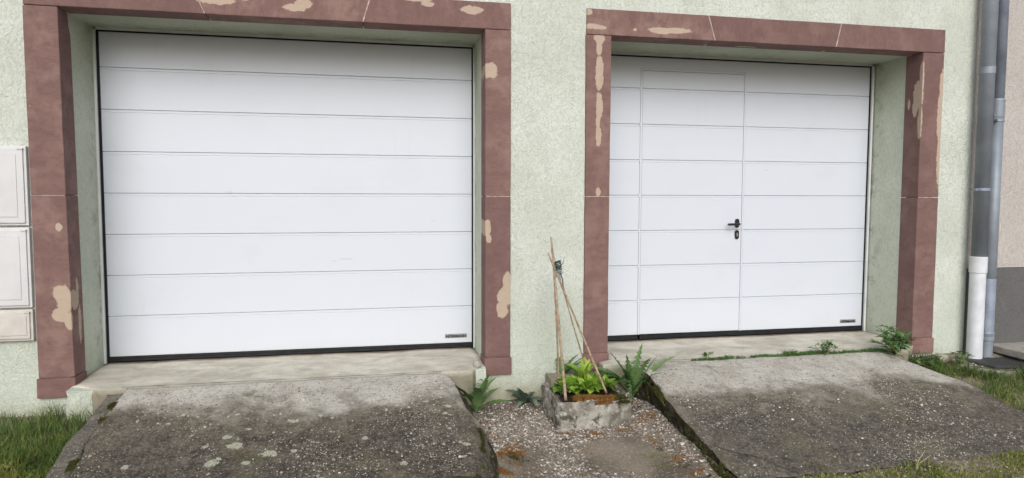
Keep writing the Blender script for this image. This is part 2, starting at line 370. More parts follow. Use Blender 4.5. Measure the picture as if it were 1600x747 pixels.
def thing(name, loc, label, cat, group=None):
    o = bpy.data.objects.new(name, None); o.empty_display_size = .1; COL.objects.link(o); o.location = loc
    return tag(o, label, cat, group)
def nz(x, y, z=0, s=1): return noise.noise(Vector((x*s, y*s, z*s)))
def lerp(a, b, t): return a+(b-a)*t
def interp(x, tab):
    if x <= tab[0][0]: return tab[0][1]
    for (a, va), (b, vb) in zip(tab, tab[1:]):
        if x <= b: return lerp(va, vb, (x-a)/(b-a))
    return tab[-1][1]

# ------------------------------------------------------------------ ground (one sheet)
def gz(x, y):
    b = interp(x, [(-1, -.26), (0, -.235), (.3, -.27), (2.2, -.33), (2.9, -.31), (3.5, -.28), (4.5, -.24), (5.6, -.17), (6.2, -.15), (7, -.15)])
    s = interp(x, [(0, .12), (2.2, .10), (3.1, .10), (3.5, .072), (4.5, .09), (5.6, .125), (6.2, .14)])
    yy = min(y, 0)
    z = b + s*max(yy, -1.5) + .02*max(min(yy+1.5, 0), -8)
    if y > .05: z -= .0
    if -3 < x < 9 and y > -4: z += .012*nz(x, y, 0, 3.1)+.006*nz(x, y, 5, 11)
    return z
def ground():
    mb = MB()
    xs = [-300, -80, -20, -6]+[lerp(-2.5, 8.5, i/220) for i in range(221)]+[12, 30, 90, 300]
    ys = [-300, -80, -25, -8, -5]+[lerp(-3.5, .1, i/90) for i in range(91)]+[3, 30, 120, 300]
    for y in ys:
        for x in xs: mb.v.append((x, y, gz(x, y) if y < .2 else gz(x, 0)-.3))
    nx = len(xs)
    for j in range(len(ys)-1):
        for i in range(nx-1): mb.f.append((j*nx+i, j*nx+i+1, (j+1)*nx+i+1, (j+1)*nx+i)); mb.t.append(.5); mb.mi.append(0)
    tag(mb.build('ground', M['ground'], smooth=True, fix=False), kind='structure')
ground()

# ------------------------------------------------------------------ house wall with two openings
YD, YS = .5215, .1707
YW = .018
LZT, RZT = 2.1814, 2.178
JLi, JRi, KLi, KRi = -.0134, 2.506, 3.3797, 5.8685
def house_wall():
    t = thing('house_wall', (3, .3, -.3), 'pale green roughcast house facade around both garage openings', 'wall')
    mb = MB(); e = .02
    X0, X1, Z0, Z1 = -8, 6.36, -1.0, 6.2
    holes = [(JLi-e, JRi+e, -.2, LZT+e), (KLi-e, KRi+e, -.2, RZT+e)]
    xs = [X0, holes[0][0], holes[0][1], holes[1][0], holes[1][1], X1]
    for i in range(5):
        if i % 2 == 0: segs = [(Z0, Z1)]
        else: segs = [(Z0, -.2), (holes[i//2][3], Z1)]
        for a, b in segs: mb.quad((xs[i], YW, a), (xs[i+1], YW, a), (xs[i+1], YW, b), (xs[i], YW, b))
    mb.quad((X1, YW, Z0), (X1, 4, Z0), (X1, 4, Z1), (X1, YW, Z1))
    mb.quad((X0, YW, Z1), (X1, YW, Z1), (X1, 4, Z1), (X0, 4, Z1))
    mb.quad((X0, 4, Z0), (X0, YW, Z0), (X0, YW, Z1), (X0, 4, Z1))
    mb.quad((X1, 4, Z0), (X0, 4, Z0), (X0, 4, Z1), (X1, 4, Z1))
    mb.build('facade', M['plaster'], t, fix=False)
    for (a, b, zt) in ((JLi, JRi, LZT), (KLi, KRi, RZT)):
        r = MB(); a -= .003; b += .003; zt += .004; y0, y1, z0 = .12, .62, -.2
        r.quad((a, y0, z0), (a, y1, z0), (a, y1, zt), (a, y0, zt))
        r.quad((b, y1, z0), (b, y0, z0), (b, y0, zt), (b, y1, zt))
        r.quad((a, y0, zt), (a, y1, zt), (b, y1, zt), (b, y0, zt))
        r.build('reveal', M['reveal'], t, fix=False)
        r = MB(); r.box(a-.2, b+.2, .62, .66, -.4, zt+.2); r.build('light_block', M['dark'], t)  # added unseen dark plate behind each door, blocks light
    # lumps of green plaster at the ends of the left sill
    def lump(x0, x1, y0, y1, z0, z1, sd):
        l = MB(); nx, nyy, nzz = 14, 6, 12
        l.box(x0, x1, y0, y1, z0, z1)
        o = l.build('plaster_patch', M['plaster'], t)
        import bmesh
        bm = bmesh.new(); bm.from_mesh(o.data)
        bmesh.ops.subdivide_edges(bm, edges=bm.edges[:], cuts=5, use_grid_fill=True)
        for v in bm.verts:
            p = v.co*14; d = noise.noise_vector(p+Vector((sd, 0, 0)))*.010
            v.co += d
        bm.to_mesh(o.data); bm.free()
    lump(2.40, 2.50, -.075, .03, -.40, -.066, 1)
    lump(-.01, .22, -.10, .03, -.30, -.070, 5)
house_wall()

# neighbour's wall
def neighbour():
    t = thing('neighbour_wall', (7.5, .1, -.3), 'beige plastered neighbouring wall with dark grey plinth, behind the downpipes', 'wall')
    mb = MB(); mb.box(6.362, 14, .055, 4, .52, 6.2); mb.build('upper_wall', M['neighbour'], t)
    mb = MB(); mb.box(6.362, 14, .040, 4, -1, .517); mb.build('plinth', M['plinth'], t)
neighbour()

# ------------------------------------------------------------------ sandstone surrounds
def stone(parent, name, mat, poly_fn, y0=0.0, y1=YS, bevel=.006, nseg=10, sd=0, label=None):
    """poly: quad corners (x,z) bl, br, tr, tl; front at y0, back at y1, subdivided and lightly uneven"""
    (bl, br, tr, tl) = poly_fn
    nu = 6; nv = nseg if abs(tl[1]-bl[1]) > abs(br[0]-bl[0]) else 4
    if nv == 4: nu = nseg
    mb = MB(); mb.add([(bl[0], y0, bl[1]), (br[0], y0, br[1]), (br[0], y1, br[1]), (bl[0], y1, bl[1]), (tl[0], y0, tl[1]), (tr[0], y0, tr[1]), (tr[0], y1, tr[1]), (tl[0], y1, tl[1])],
                      [(0,3,2,1),(4,5,6,7),(0,1,5,4),(1,2,6,5),(2,3,7,6),(3,0,4,7)])
    o = mb.build(name, mat, parent, bevel=bevel)
    import bmesh
    bm = bmesh.new(); bm.from_mesh(o.data)
    for axis in range(3):
        co = [v.co[axis] for v in bm.verts]; a, b = min(co), max(co); n = max(1, int((b-a)/.045))
        for k in range(1, n):
            pl = [0, 0, 0]; pc = [0, 0, 0]; pl[axis] = 1; pc[axis] = a+(b-a)*k/n
            bmesh.ops.bisect_plane(bm, geom=bm.verts[:]+bm.edges[:]+bm.faces[:], plane_co=pc, plane_no=pl)
    off = parent_loc(parent)
    for v in bm.verts:
        p = v.co+off
        if p.y > y1-.01: continue
        d = noise.noise_vector(p*9)*.0018+noise.noise_vector(p*2.3)*.0022
        v.co += Vector((d.x, d.y*.6, d.z*.5))
    bm.to_mesh(o.data); bm.free()
    if label: o['label'] = label
    return o
def mortar(parent, pts, w=.009, y=-.0015, side=None):
    mb = MB()
    (x0, z0), (x1, z1) = pts; n = 8
    dx, dz = x1-x0, z1-z0; L = math.hypot(dx, dz); px, pz = -dz/L, dx/L
    vs = []; 
    for i in range(n+1):
        t = i/n; ww = w*(.5+.35*nz(x0+t*3, z0+t*5, 1, 4))
        cx, cz = x0+dx*t, z0+dz*t
        for sgn in (-1, 1):
            for yy in (y-.001, .02): vs.append((cx+px*ww*sgn, yy, cz+pz*ww*sgn))
    fs = []
    for i in range(n):
        a = i*4; b = a+4
        fs += [(a, a+2, b+2, b), (a, b, b+1, a+1), (a+2, a+3, b+3, b+2)]
    mb.add(vs, fs); mb.build('mortar_joint', M['mortar'], parent)
M['mortar'] = simple('pale_mortar', (.46, .38, .33), .95, .1, .25, 30)
ZJ, ZB0, ZB1 = 1.082, -.132, -.012
G = .002
def surround(label, loc, xs, lint, joints, mats, lean=(0, 0)):
    t = thing('stone_door_surround', loc, label, 'door surround')
    (ao, ai, bi, bo) = xs; zt, zl = lint
    # left jamb (outer ao, inner ai), right jamb (inner bi, outer bo)
    L0, L1 = lean
    stone(t, 'jamb_block', mats[0], ((ao, ZJ+G), (lerp(ai+L0, ai+L1, .5), ZJ+G), (ai+L1, zl-G), (ao-.004, zl-G)))
    stone(t, 'jamb_block', mats[0], ((ao, ZB1+G), (ai+L0, ZB1+G), (lerp(ai+L0, ai+L1, .5), ZJ-G), (ao, ZJ-G)))
    stone(t, 'jamb_block', mats[1], ((bi, ZJ+G), (bo, ZJ+G), (bo, zl-G), (bi, zl-G)))
    stone(t, 'jamb_block', mats[1], ((bi, ZB1+G), (bo, ZB1+G), (bo, ZJ-G), (bi, ZJ-G)))
    stone(t, 'base_block', M['st_base'], ((ao-.008, ZB0), (ai+L0+.006, ZB0), (ai+L0+.006, ZB1-.001), (ao-.008, ZB1-.001)), y0=-.009)
    stone(t, 'base_block', M['st_base'], ((bi-.006, ZB0), (bo+.008, ZB0), (bo+.008, ZB1-.001), (bi-.006, ZB1-.001)), y0=-.009)
    edges = [(ao-.002, ao-.002)]+joints+[(bo+.002, bo+.002)]
    for (a0, a1), (b0, b1) in zip(edges, edges[1:]):     # (x at bottom, x at top)
        stone(t, 'lintel_block', mats[2], ((a0+G, zl), (b0-G, zl), (b1-G, zt), (a1+G, zt)), y0=-.003)
    for (j0, j1) in joints: mortar(t, ((j0, zl+.002), (j1, zt-.002)), .007, -.004)
    for (a, b) in ((ao+.004, ai+lerp(L0, L1, .5)-.004), (bi+.004, bo-.004)): mortar(t, ((a, ZJ), (b, ZJ)), .005, -.001)
    # seal the joints behind
    for (a, b) in ((ao+.01, ai-.012), (bi+.012, bo-.01)):
        m2 = MB(); m2.box(a, b, .01, YS-.004, ZB0+.01, zl+.01); m2.build('mortar_core', M['mortar'], t)
    return t
surround('purple red sandstone surround framing the wide plain garage door on the left', (1.25, 0, -.13), (-.196, JLi, JRi, 2.6801), (2.3552, 2.1806), [(.785, .712), (1.721, 1.772)],
         (M['st_jl'], M['st_jr'], M['st_lint_l']), (.012, -.004))
surround('purple red sandstone surround framing the garage door with the small door in it', (4.6, 0, -.13), (3.204, KLi, KRi, 6.0541), (2.3552, 2.1816), [(4.148, 4.095), (5.115, 5.153)],
         (M['st_kl'], M['st_kr'], M['st_lint_r']), (0, 0))

# ------------------------------------------------------------------ garage doors
def section(x0, x1, z0, z1, y=YD, last=False):
    mb = MB()
    zt = z1-(.0 if last else .0018)
    prof = [(y+.006, z0), (y+.003, z0+.0005), (y, z0+.003)]
    if not last:
        prof += [(y, zt-.022), (y+.002, zt-.020), (y+.002, zt-.0185), (y-.0005, zt-.016), (y-.0005, zt-.003), (y+.003, zt), (y+.006, zt)]
    else: prof += [(y, z1), (y+.006, z1)]
    prof += [(y+.04, zt), (y+.04, z0)]
    mb.extrude_x(prof, x0, x1)
    return mb
def nameplate(parent, xc, zc, w):
    mb = MB(); mb.box(xc-w/2, xc+w/2, YD-.004, YD+.001, zc-.0155, zc+.0155)
    pl = mb.build('nameplate', M['plate'], parent, bevel=.002)
    cu = bpy.data.curves.new('lettering', 'FONT'); cu.body = 'HÖRMANN'; cu.size = .027; cu.align_x = 'CENTER'; cu.align_y = 'CENTER'
    cu.extrude = .0006; cu.offset = .0011; cu.resolution_u = 3
    tmp = bpy.data.objects.new('tmp', cu); COL.objects.link(tmp)
    bpy.context.view_layer.update()
    me = bpy.data.meshes.new_from_object(tmp.evaluated_get(bpy.context.evaluated_depsgraph_get()))
    bpy.data.objects.remove(tmp)
    xsv = [v.co.x for v in me.vertices]; ys_ = [v.co.y for v in me.vertices]
    sx = (w-.014)/(max(xsv)-min(xsv)); cx = (max(xsv)+min(xsv))/2; cy = (max(ys_)+min(ys_))/2
    pl_off = parent_loc(parent)
    for v in me.vertices:
        v.co = Vector(((v.co.x-cx)*sx+xc, YD-.0055-v.co.z, (v.co.y-cy)+zc))-pl_off
    me.materials.clear(); me.materials.append(M['black']); me.name = 'lettering'
    o = bpy.data.objects.new('lettering', me); COL.objects.link(o); o.parent = pl
def door_frame(t, x0, x1, zt):
    f = MB(); y0, y1 = YD-.022, YD+.06; w = .022
    f.box(x0-w+.004, x0-.001, y0, y1, -.055, zt+.001); f.box(x1+.001, x1+w-.004, y0, y1, -.055, zt+.001)
    f.build('side_frame', M['frame'], t, bevel=.002)
    s = MB(); y0 = YD-.006
    s.box(x0, x0+.0135, y0-.003, YD+.03, -.05, zt); s.box(x1-.009, x1, y0, YD+.03, -.05, zt); s.box(x0+.0131, x1-.0091, y0, YD+.03, zt-.009, zt)
    s.build('edge_seal', M['rubber'], t)
def bottom_seal(t, x0, x1, z0, z1):
    b = MB(); b.extrude_x([(YD-.006, z1), (YD-.008, z1-.012), (YD-.014, z1-.016), (YD-.016, z0+.008), (YD-.008, z0), (YD+.04, z0), (YD+.04, z1)], x0, x1)
    b.build('bottom_seal', M['rubber'], t)

t = thing('garage_door', (1.25, YD, -.05), 'wide plain white sectional garage door without any handle', 'garage door')
P = .2776; zb = -.0135
door_frame(t, 0, 2.5, 2.168)
for i in range(8):
    z0 = zb+P*i; z1 = zb+P*(i+1) if i < 7 else 2.158
    section(.014, 2.490, z0, z1, last=(i == 7)).build('door_section', M['door'], t, fix=True)
bottom_seal(t, .014, 2.49, -.050, -.0138)
nameplate(t, 2.371, .041, .165)
# strip of old lead flashing / top rail above the door
mb = MB(); mb.box(.0, 2.5, YD-.012, YD+.06, 2.169, 2.186); mb.build('top_rail', M['frame'], t)

t = thing('garage_door', (4.6, YD, -.05), 'white sectional garage door with a narrow pedestrian door and black lever handle', 'garage door')
P = .2757; zb = -.0096; RX0, RX1 = 3.40, 5.8446
WX0, WX1, WZ1 = 3.812, 4.707, 2.071      # wicket outline
door_frame(t, RX0, RX1, 2.166)
mb = MB(); mb.box(RX0, RX1, YD-.012, YD+.06, 2.167, 2.183); mb.build('top_rail', M['frame'], t)
for i in range(8):
    z0 = zb+P*i; z1 = zb+P*(i+1) if i < 7 else 2.156
    mb = section(RX0+.014, WX0-.003, z0, z1, last=(i == 7)); m2 = section(WX1+.003, RX1-.010, z0, z1, last=(i == 7))
    mb.add(m2.v, m2.f)
    if i == 7: mb.box(WX0-.003, WX1+.003, YD, YD+.04, WZ1+.003, z1)
    mb.build('door_section', M['door'], t)
bottom_seal(t, RX0+.014, WX0-.003, -.050, -.0099); bottom_seal(t, WX1+.003, RX1-.01, -.050, -.0099)
w = MB(); w.box(0, 0, 0, 0, 0, 0); w = MB()
fw = .014; yf = YD-.004
w.box(WX0, WX0+fw, yf, YD+.03, zb+.002, WZ1); w.box(WX1-fw, WX1, yf, YD+.03, zb+.002, WZ1); w.box(WX0+fw+.0002, WX1-fw-.0002, yf, YD+.03, WZ1-fw, WZ1)
wk = w.build('wicket_door', M['door'], t, bevel=.0015); wk['label'] = 'narrow pedestrian door set into the garage door'
gp = MB()
for xx in (WX0-.003, WX1+.0005): gp.box(xx, xx+.0025, YD+.002, YD+.02, zb, WZ1)
gp.box(WX0, WX1, YD+.002, YD+.02, WZ1+.0005, WZ1+.0028)
for xx in (WX0+fw, WX1-fw-.004): gp.box(xx, xx+.004, YD+.003, YD+.02, zb, WZ1-fw)
gp.build('shadow_gap', M['groove'], wk)
for i in range(8):
    z0 = zb+P*i+(.002 if i == 0 else 0); z1 = zb+P*(i+1) if i < 7 else WZ1-fw-.003
    section(WX0+fw+.0042, WX1-fw-.0042, z0, z1, last=(i == 7)).build('panel', M['door'], wk)
for i in range(1, 8):
    h = MB(); h.tube([(WX0-.003, YD-.004, zb+P*i-.012), (WX0-.003, YD-.004, zb+P*i+.010)], .005, 8); h.build('hinge', M['frame'], wk)
b = MB(); b.extrude_x([(YD-.010, zb-.001), (YD-.020, zb-.007), (YD-.022, -.040), (YD-.012, -.050), (YD+.04, -.050), (YD+.04, zb-.001)], WX0+.012, WX1+.001); b.build('bottom_seal', M['rubber'], wk)
# lever handle and lock escutcheon
h = MB()
h.tube([(4.652, YD+.001, .872), (4.652, YD-.012, .872)], .0, 4) if False else None
def rounded_plate(mb, xc, zc, w, hh, y0, y1, n=24):
    vs = []
    for yy in (y0, y1):
        for k in range(n):
            a = 2*math.pi*k/n; sx = math.copysign(abs(math.cos(a))**.7, math.cos(a))*w/2
            if hh > w: zz = math.sin(a)*w/2+math.copysign((hh-w)/2, math.sin(a)); sx = math.cos(a)*w/2
            else: zz = math.sin(a)*hh/2
            vs.append((xc+sx, yy, zc+zz))
    fs = [(k, (k+1) % n, n+(k+1) % n, n+k) for k in range(n)]+[tuple(range(n)), tuple(n+k for k in reversed(range(n)))]
    mb.add(vs, fs)
rounded_plate(h, 4.652, .870, .034, .072, YD-.011, YD+.001)
h.tube([(4.652, YD-.008, .864), (4.652, YD-.040, .864), (4.646, YD-.052, .864), (4.630, YD-.056, .864), (4.545, YD-.056, .862)], [.011, .0105, .0105, .010, .009], 12)
h.build('lever_handle', M['black'], wk, bevel=0, smooth=False)
e = MB(); rounded_plate(e, 4.652, .778, .034, .072, YD-.011, YD+.001); e.build('lock_plate', M['black'], wk)
e = MB(); rounded_plate(e, 4.652, .778, .014, .032, YD-.0145, YD-.0105); e.build('lock_cylinder', M['steel'], wk)
nameplate(t, 5.704, .035, .15)

# ------------------------------------------------------------------ sills under the doors
def grid_slab(name, mat, xa, xb, y0, y1, top, bottom, nx, ny, parent=None, wob=.006, label=None, edge=None, zs=1.0, fnoise=.004, splay=None):
    """xa(y), xb(y): edges; top(x,y), bottom(x,y)"""
    mb = MB(); idx = {}
    for j in range(ny+1):
        v = j/ny; y = lerp(y0, y1, v)
        for i in range(nx+1):
            u = i/nx; ax, bx = xa(y), xb(y)
            x = lerp(ax, bx, u)
            ed = 1 if (i in (0, nx) or j in (0, ny)) else 0
            xx, yy = x, y
            if ed:
                if i in (0, nx): xx += wob*nz(x, y, 1, 9)+wob*.6*nz(x, y, 7, 27)
                if j == 0: yy += wob*1.2*nz(x, y, 3, 6)+wob*nz(x, y, 8, 19)
            z = top(x, y)+fnoise*nz(x, y, 2, 5)+fnoise*.5*nz(x, y, 4, 23)
            if ed: z -= .006
            mb.v.append((xx, yy, z)); idx[i, j] = len(mb.v)-1
    def face(*a): mb.f.append(a); mb.t.append(.5); mb.mi.append(0)
    for j in range(ny):
        for i in range(nx): face(idx[i, j], idx[i+1, j], idx[i+1, j+1], idx[i, j+1])
    ring = [(i, 0) for i in range(nx)]+[(nx, j) for j in range(ny)]+[(i, ny) for i in range(nx, 0, -1)]+[(0, j) for j in range(ny, 0, -1)]
    prev = [idx[k] for k in ring]
    cx = (xa(y0)+xb(y0))/2
    for lev in (1, 2, 3):
        cur = []
        for (i, j), p0 in zip(ring, [idx[k] for k in ring]):
            x, y, z = mb.v[p0]; zb_ = bottom(x, y); t_ = lev/3
            sx = 0
            if splay: sx = splay(i == nx, i == 0, j == 0, t_)
            if isinstance(sx, tuple): dx, dy = sx
            else: dx, dy = sx, 0
            r = .010*nz(x*1.3, y*1.3+z, lev*3.1, 13)
            mb.v.append((x+dx+r, y+dy+r*.6, lerp(z, zb_, t_))); cur.append(len(mb.v)-1)
        n = len(ring)
        for k in range(n): face(prev[k], cur[k], cur[(k+1) % n], prev[(k+1) % n])
        prev = cur
    o = mb.build(name, mat, parent, smooth=False)
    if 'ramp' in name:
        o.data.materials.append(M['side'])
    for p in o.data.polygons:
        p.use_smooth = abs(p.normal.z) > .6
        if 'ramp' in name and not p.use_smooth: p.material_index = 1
    return o
o = grid_slab('door_sill', M['slab'], lambda y: JLi+.004 if y > -.02 else lerp(.18, .02, (y+.135)/.115), lambda y: JRi-.002 if y > -.02 else lerp(2.40, 2.46, (y+.135)/.115), -.135, .60, lambda x, y: -.051-.010*max(0, -(y-.45))/.6+.006*nz(x, y, 9, 2), lambda x, y: -.3, 70, 24, wob=.005, fnoise=.003)
tag(o, 'worn beige concrete sill under the wide plain garage door', 'door sill')
o = grid_slab('door_sill', M['slab'], lambda y: KLi+.004 if y > -.02 else 3.30, lambda y: KRi-.002 if y > -.02 else 5.72, -.135, .60, lambda x, y: -.051-.010*max(0, -(y-.45))/.6+.004*nz(x, y, 4, 2), lambda x, y: -.3, 70, 24, wob=.004, fnoise=.0025)
tag(o, 'beige concrete sill under the garage door with the pedestrian door', 'door sill')
o = grid_slab('stone_ledge', M['slab'], lambda y: 2.93, lambda y: 3.56, -.155, .0, lambda x, y: -.135+.008*nz(x, y, 4, 7), lambda x, y: -.34, 30, 8, wob=.007, fnoise=.004)
tag(o, 'low pale ledge at the wall foot behind the planting trough', 'ledge')

# ------------------------------------------------------------------ ramps
K = .235
rl = [(-1.19, 2.262), (-1.09, 2.298), (-.765, 2.322), (-.52, 2.292), (-.26, 2.265), (-.18, 2.23), (-.135, 2.19)]
def chip(x, y): return 0
def ltop(x, y): return -.058+K*(y+.14)-.008*max(0, 1-abs(y+.95)/.25)*(1 if nz(x, 0, 3, 4) > 0 else .3)
rampL = grid_slab('ramp', M['ramp_l'], lambda y: .318-.012*math.sin(y*9), lambda y: interp(y, rl), -1.19, -.138, ltop, lambda x, y: gz(x, y)-.06, 110, 60, wob=.012, fnoise=.005,
                  splay=lambda r, l, f, t: (.15*t**.7 if r else (-.02*t if l else 0), (.03*t if f else 0)))
tag(rampL, 'dark lichen spotted concrete ramp in front of the plain left garage door', 'ramp')
fl = grid_slab('ramp_flank', M['flank'], lambda y: .225-.01*math.sin(y*7)+.01*y, lambda y: .312-.012*math.sin(y*9), -1.19, -.16, lambda x, y: -.078+K*(y+.14)+.010*nz(x, y, 5, 12), lambda x, y: gz(x, y)-.06, 10, 60, wob=.012, fnoise=.010)
fl['label'] = 'rough mossy edge strip of the ramp'
fl.parent = rampL
def rtop(x, y): return -.058+K*(y+.14)
rampR = grid_slab('ramp', M['ramp_r'], lambda y: interp(y, [(-1.41, 3.60), (-1.3, 3.575), (-.75, 3.545), (-.28, 3.56), (-.20, 3.52), (-.138, 3.46)]), lambda y: interp(y, [(-1.4, 5.86), (-1.0, 5.79), (-.62, 5.73), (-.3, 5.55), (-.138, 5.45)]), -1.41, -.138, rtop, lambda x, y: gz(x, y)-.06, 110, 60, wob=.012, fnoise=.005,
                  splay=lambda r, l, f, t: (.02*t if r else (.03*t if l else 0), 0))
tag(rampR, 'grey brown concrete ramp with speckled aggregate before the garage door with the pedestrian door', 'ramp')
def chips(parent, n, x0, x1, y0, y1, zf, dens, sd):
    rr = random.Random(sd); mb = MB(); k = 0
    while k < n:
        x, y = rr.uniform(x0, x1), rr.uniform(y0, y1)
        if rr.random() > dens(x, y): continue
        k += 1; r_ = rr.choice((.002, .0026, .0032, .004, .005)) if rr.random() < .96 else rr.uniform(.007, .010)
        z = zf(x, y)+.005*nz(x, y, 2, 5)+.0025*nz(x, y, 4, 23); m = 6; a0 = rr.uniform(0, 6.28); e = rr.uniform(.6, 1)
        ring = [(r_*math.cos(a0+2*math.pi*q/m)*rr.uniform(.8, 1.15), r_*e*math.sin(a0+2*math.pi*q/m)*rr.uniform(.8, 1.15)) for q in range(m)]
        vs = [(x+a, y+b, z+K*b-.001) for a, b in ring]+[(x+a*.7, y+b*.7, z+K*b*.7+r_*.45) for a, b in ring]
        mb.add(vs, [(q, (q+1) % m, m+(q+1) % m, m+q) for q in range(m)]+[tuple(range(m, 2*m))], min(1, max(0, rr.gauss(.36, .24))))
    o = mb.build('aggregate', M['chip'], parent, fix=False); o['kind'] = 'stuff'
M['chip'] = m_vcol('exposed_aggregate', (.12, .10, .08), (.66, .63, .58), (.34, .31, .26), .85)
chips(rampL, 2300, .34, 2.22, -1.17, -.22, ltop, lambda x, y: max(.04, min(1, .30+1.5*nz(x, y, 3, 2.3)+.5*(x > 1.9)*(y < -.3))), 4)
chips(rampR, 3300, 3.60, 5.50, -1.39, -.30, rtop, lambda x, y: max(.05, min(1, .35+1.4*nz(x, y, 8, 2.1)))*min(1, max(.08, (-.35-y)/.3)), 9)
def joint(parent, x0, x1, yc, zf):
    mb = MB(); n = 160
    for i in range(n+1):
        x = lerp(x0, x1, i/n); w = max(.0008, .0035+.004*nz(x, 3, 0, 9)); y = yc+.004*nz(x, 1, 0, 5)
        mb.v += [(x, y-w, zf(x)), (x, y+w, zf(x))]
        if i: a = 2*i; mb.f.append((a-2, a, a+1, a-1)); mb.t.append(.5); mb.mi.append(0)
    mb.build('joint_strip', M['joint'], parent, fix=False)  # thin dark strip laid along the line between sill and ramp
M['joint'] = simple('joint_strip_colour', (.05, .043, .03), .98, .1, .5, 30)
joint(rampL, .30, 2.20, -.137, lambda x: -.0525)
joint(rampR, 3.45, 5.48, -.137, lambda x: -.0525)
# crack across the near left corner of the right ramp
ck = MB(); pts = [(3.60, -1.13), (3.70, -1.205), (3.74, -1.226), (3.78, -1.245), (3.82, -1.275), (3.85, -1.32), (3.886, -1.366), (3.92, -1.40)]
for a, b_ in zip(pts, pts[1:]):
    for (p, q) in ((a, b_),):
        w_ = .0035; ck.quad((p[0], p[1]-w_, rtop(*p)+.0055), (q[0], q[1]-w_, rtop(*q)+.0055), (q[0], q[1]+w_, rtop(*q)+.0055), (p[0], p[1]+w_, rtop(*p)+.0055))
ck.build('crack', M['dark'], rampR, fix=False)

# ------------------------------------------------------------------ meter cabinets on the left
def cabinet(z0, z1, label, mat, inset=True):
    x0, x1 = -.80, -.206
    t = thing('meter_cabinet', ((x0+x1)/2, 0, z0), label, 'meter cabinet', 'white meter cabinets stacked beside the left surround')
    mb = MB(); mb.box(x0, x1, -.012, YW+.01, z0, z1); mb.build('cabinet_frame', mat, t, bevel=.004)
    mb = MB(); mb.box(x0+.018, x1-.014, -.022, -.0125, z0+.014, z1-.014)
    d = mb.build('cabinet_door', mat, t, bevel=.004)
    mb = MB(); mb.box(x0+.055, x1-.050, -.0245, -.0225, z0+.05, z1-.05) if z1-z0 > .3 else mb.box(x0+.04, x1-.03, -.0245, -.0225, z0+.035, z1-.035)
    mb.build('raised_panel', mat, d, bevel=.003)
    for (ex, ez) in ((x1-.024, z1-.010),) if True else (): 
        h = MB(); h.box(ex-.018, ex+.012, -.028, -.0125, ez-.010, ez-.002); h.build('hinge', mat, t)
cabinet(.905, 1.368, 'large white meter cabinet, topmost of the stack at the left edge', M['cabinet'])
cabinet(.420, .893, 'large white meter cabinet in the middle of the left stack', M['cabinet'])
cabinet(.222, .408, 'small yellowed meter cabinet at the bottom of the left stack', M['cabinet_old'])

# ------------------------------------------------------------------ downpipes
def pipe(name, label, segs, y, mats, collars, brackets, top=6.0):
    pass
t = thing('downpipe', (6.35, -.07, -.2), 'dark grey downpipe with a white plastic lower section', 'downpipe', 'downpipes in the corner beside the neighbouring wall')
mb = MB(); mb.tube([(6.362, -.085, .60), (6.362, -.085, 6.0)], .052, 28); mb.build('pipe', M['zinc_dark'], t, smooth=True)
mb = MB(); mb.tube([(6.362, -.085, z) for z in (-.19, .50, .505, .60, .625, .628)], [.055, .055, .061, .061, .061, .055], 28); mb.build('plastic_pipe', M['pvc'], t, smooth=False)
for z in (2.02, ):
    mb = MB(); mb.tube([(6.362, -.085, z), (6.362, -.085, z+.05)], .0545, 28); mb.build('collar', M['zinc_dark'], t)
mb = MB(); mb.tube([(6.362, -.085, 1.135), (6.362, -.085, 1.155)], .0555, 28); mb.box(6.362-.066, 6.362-.050, -.10, -.07, 1.136, 1.154); mb.box(6.362+.048, 6.362+.064, -.10, -.07, 1.136, 1.154); mb.box(6.355, 6.369, -.05, .03, 1.140, 1.150); mb.build('bracket', M['zinc_blue'], t)
t = thing('downpipe', (6.50, -.05, -.2), 'slimmer bluish zinc downpipe behind the dark one, against the beige wall', 'downpipe', 'downpipes in the corner beside the neighbouring wall')
mb = MB(); mb.tube([(6.497, -.060, -.02), (6.497, -.060, 1.82)], .046, 28); mb.build('lower_pipe', M['zinc_dark'], t, smooth=True)
mb = MB(); mb.tube([(6.497, -.060, 1.82), (6.497, -.060, 6.0)], .043, 28); mb.build('upper_pipe', M['zinc_blue'], t, smooth=True)
mb = MB(); mb.tube([(6.497, -.060, z) for z in (.02, .45)], .0472, 28); mb.build('oxidised_sleeve', M['zinc_blue'], t)
mb = MB(); mb.tube([(6.497, -.060, z) for z in (-.20, -.04, -.035, -.015, -.01, .015, .02, .035)], [.045, .045, .052, .052, .048, .052, .053, .047], 28); mb.build('cast_foot', M['zinc_dark'], t)
mb = MB(); mb.tube([(6.497, -.060, z) for z in (1.70, 1.82, 1.825, 1.84)], [.049, .049, .050, .046], 28); mb.box(6.44, 6.447, -.09, .05, 1.70, 1.72); mb.build('collar', M['zinc_dark'], t)
mb = MB(); mb.tube([(6.497, -.060, 1.665), (6.497, -.060, 1.68)], .0505, 28); mb.box(6.438, 6.452, -.12, -.04, 1.664, 1.681); mb.build('bracket', M['zinc_blue'], t)

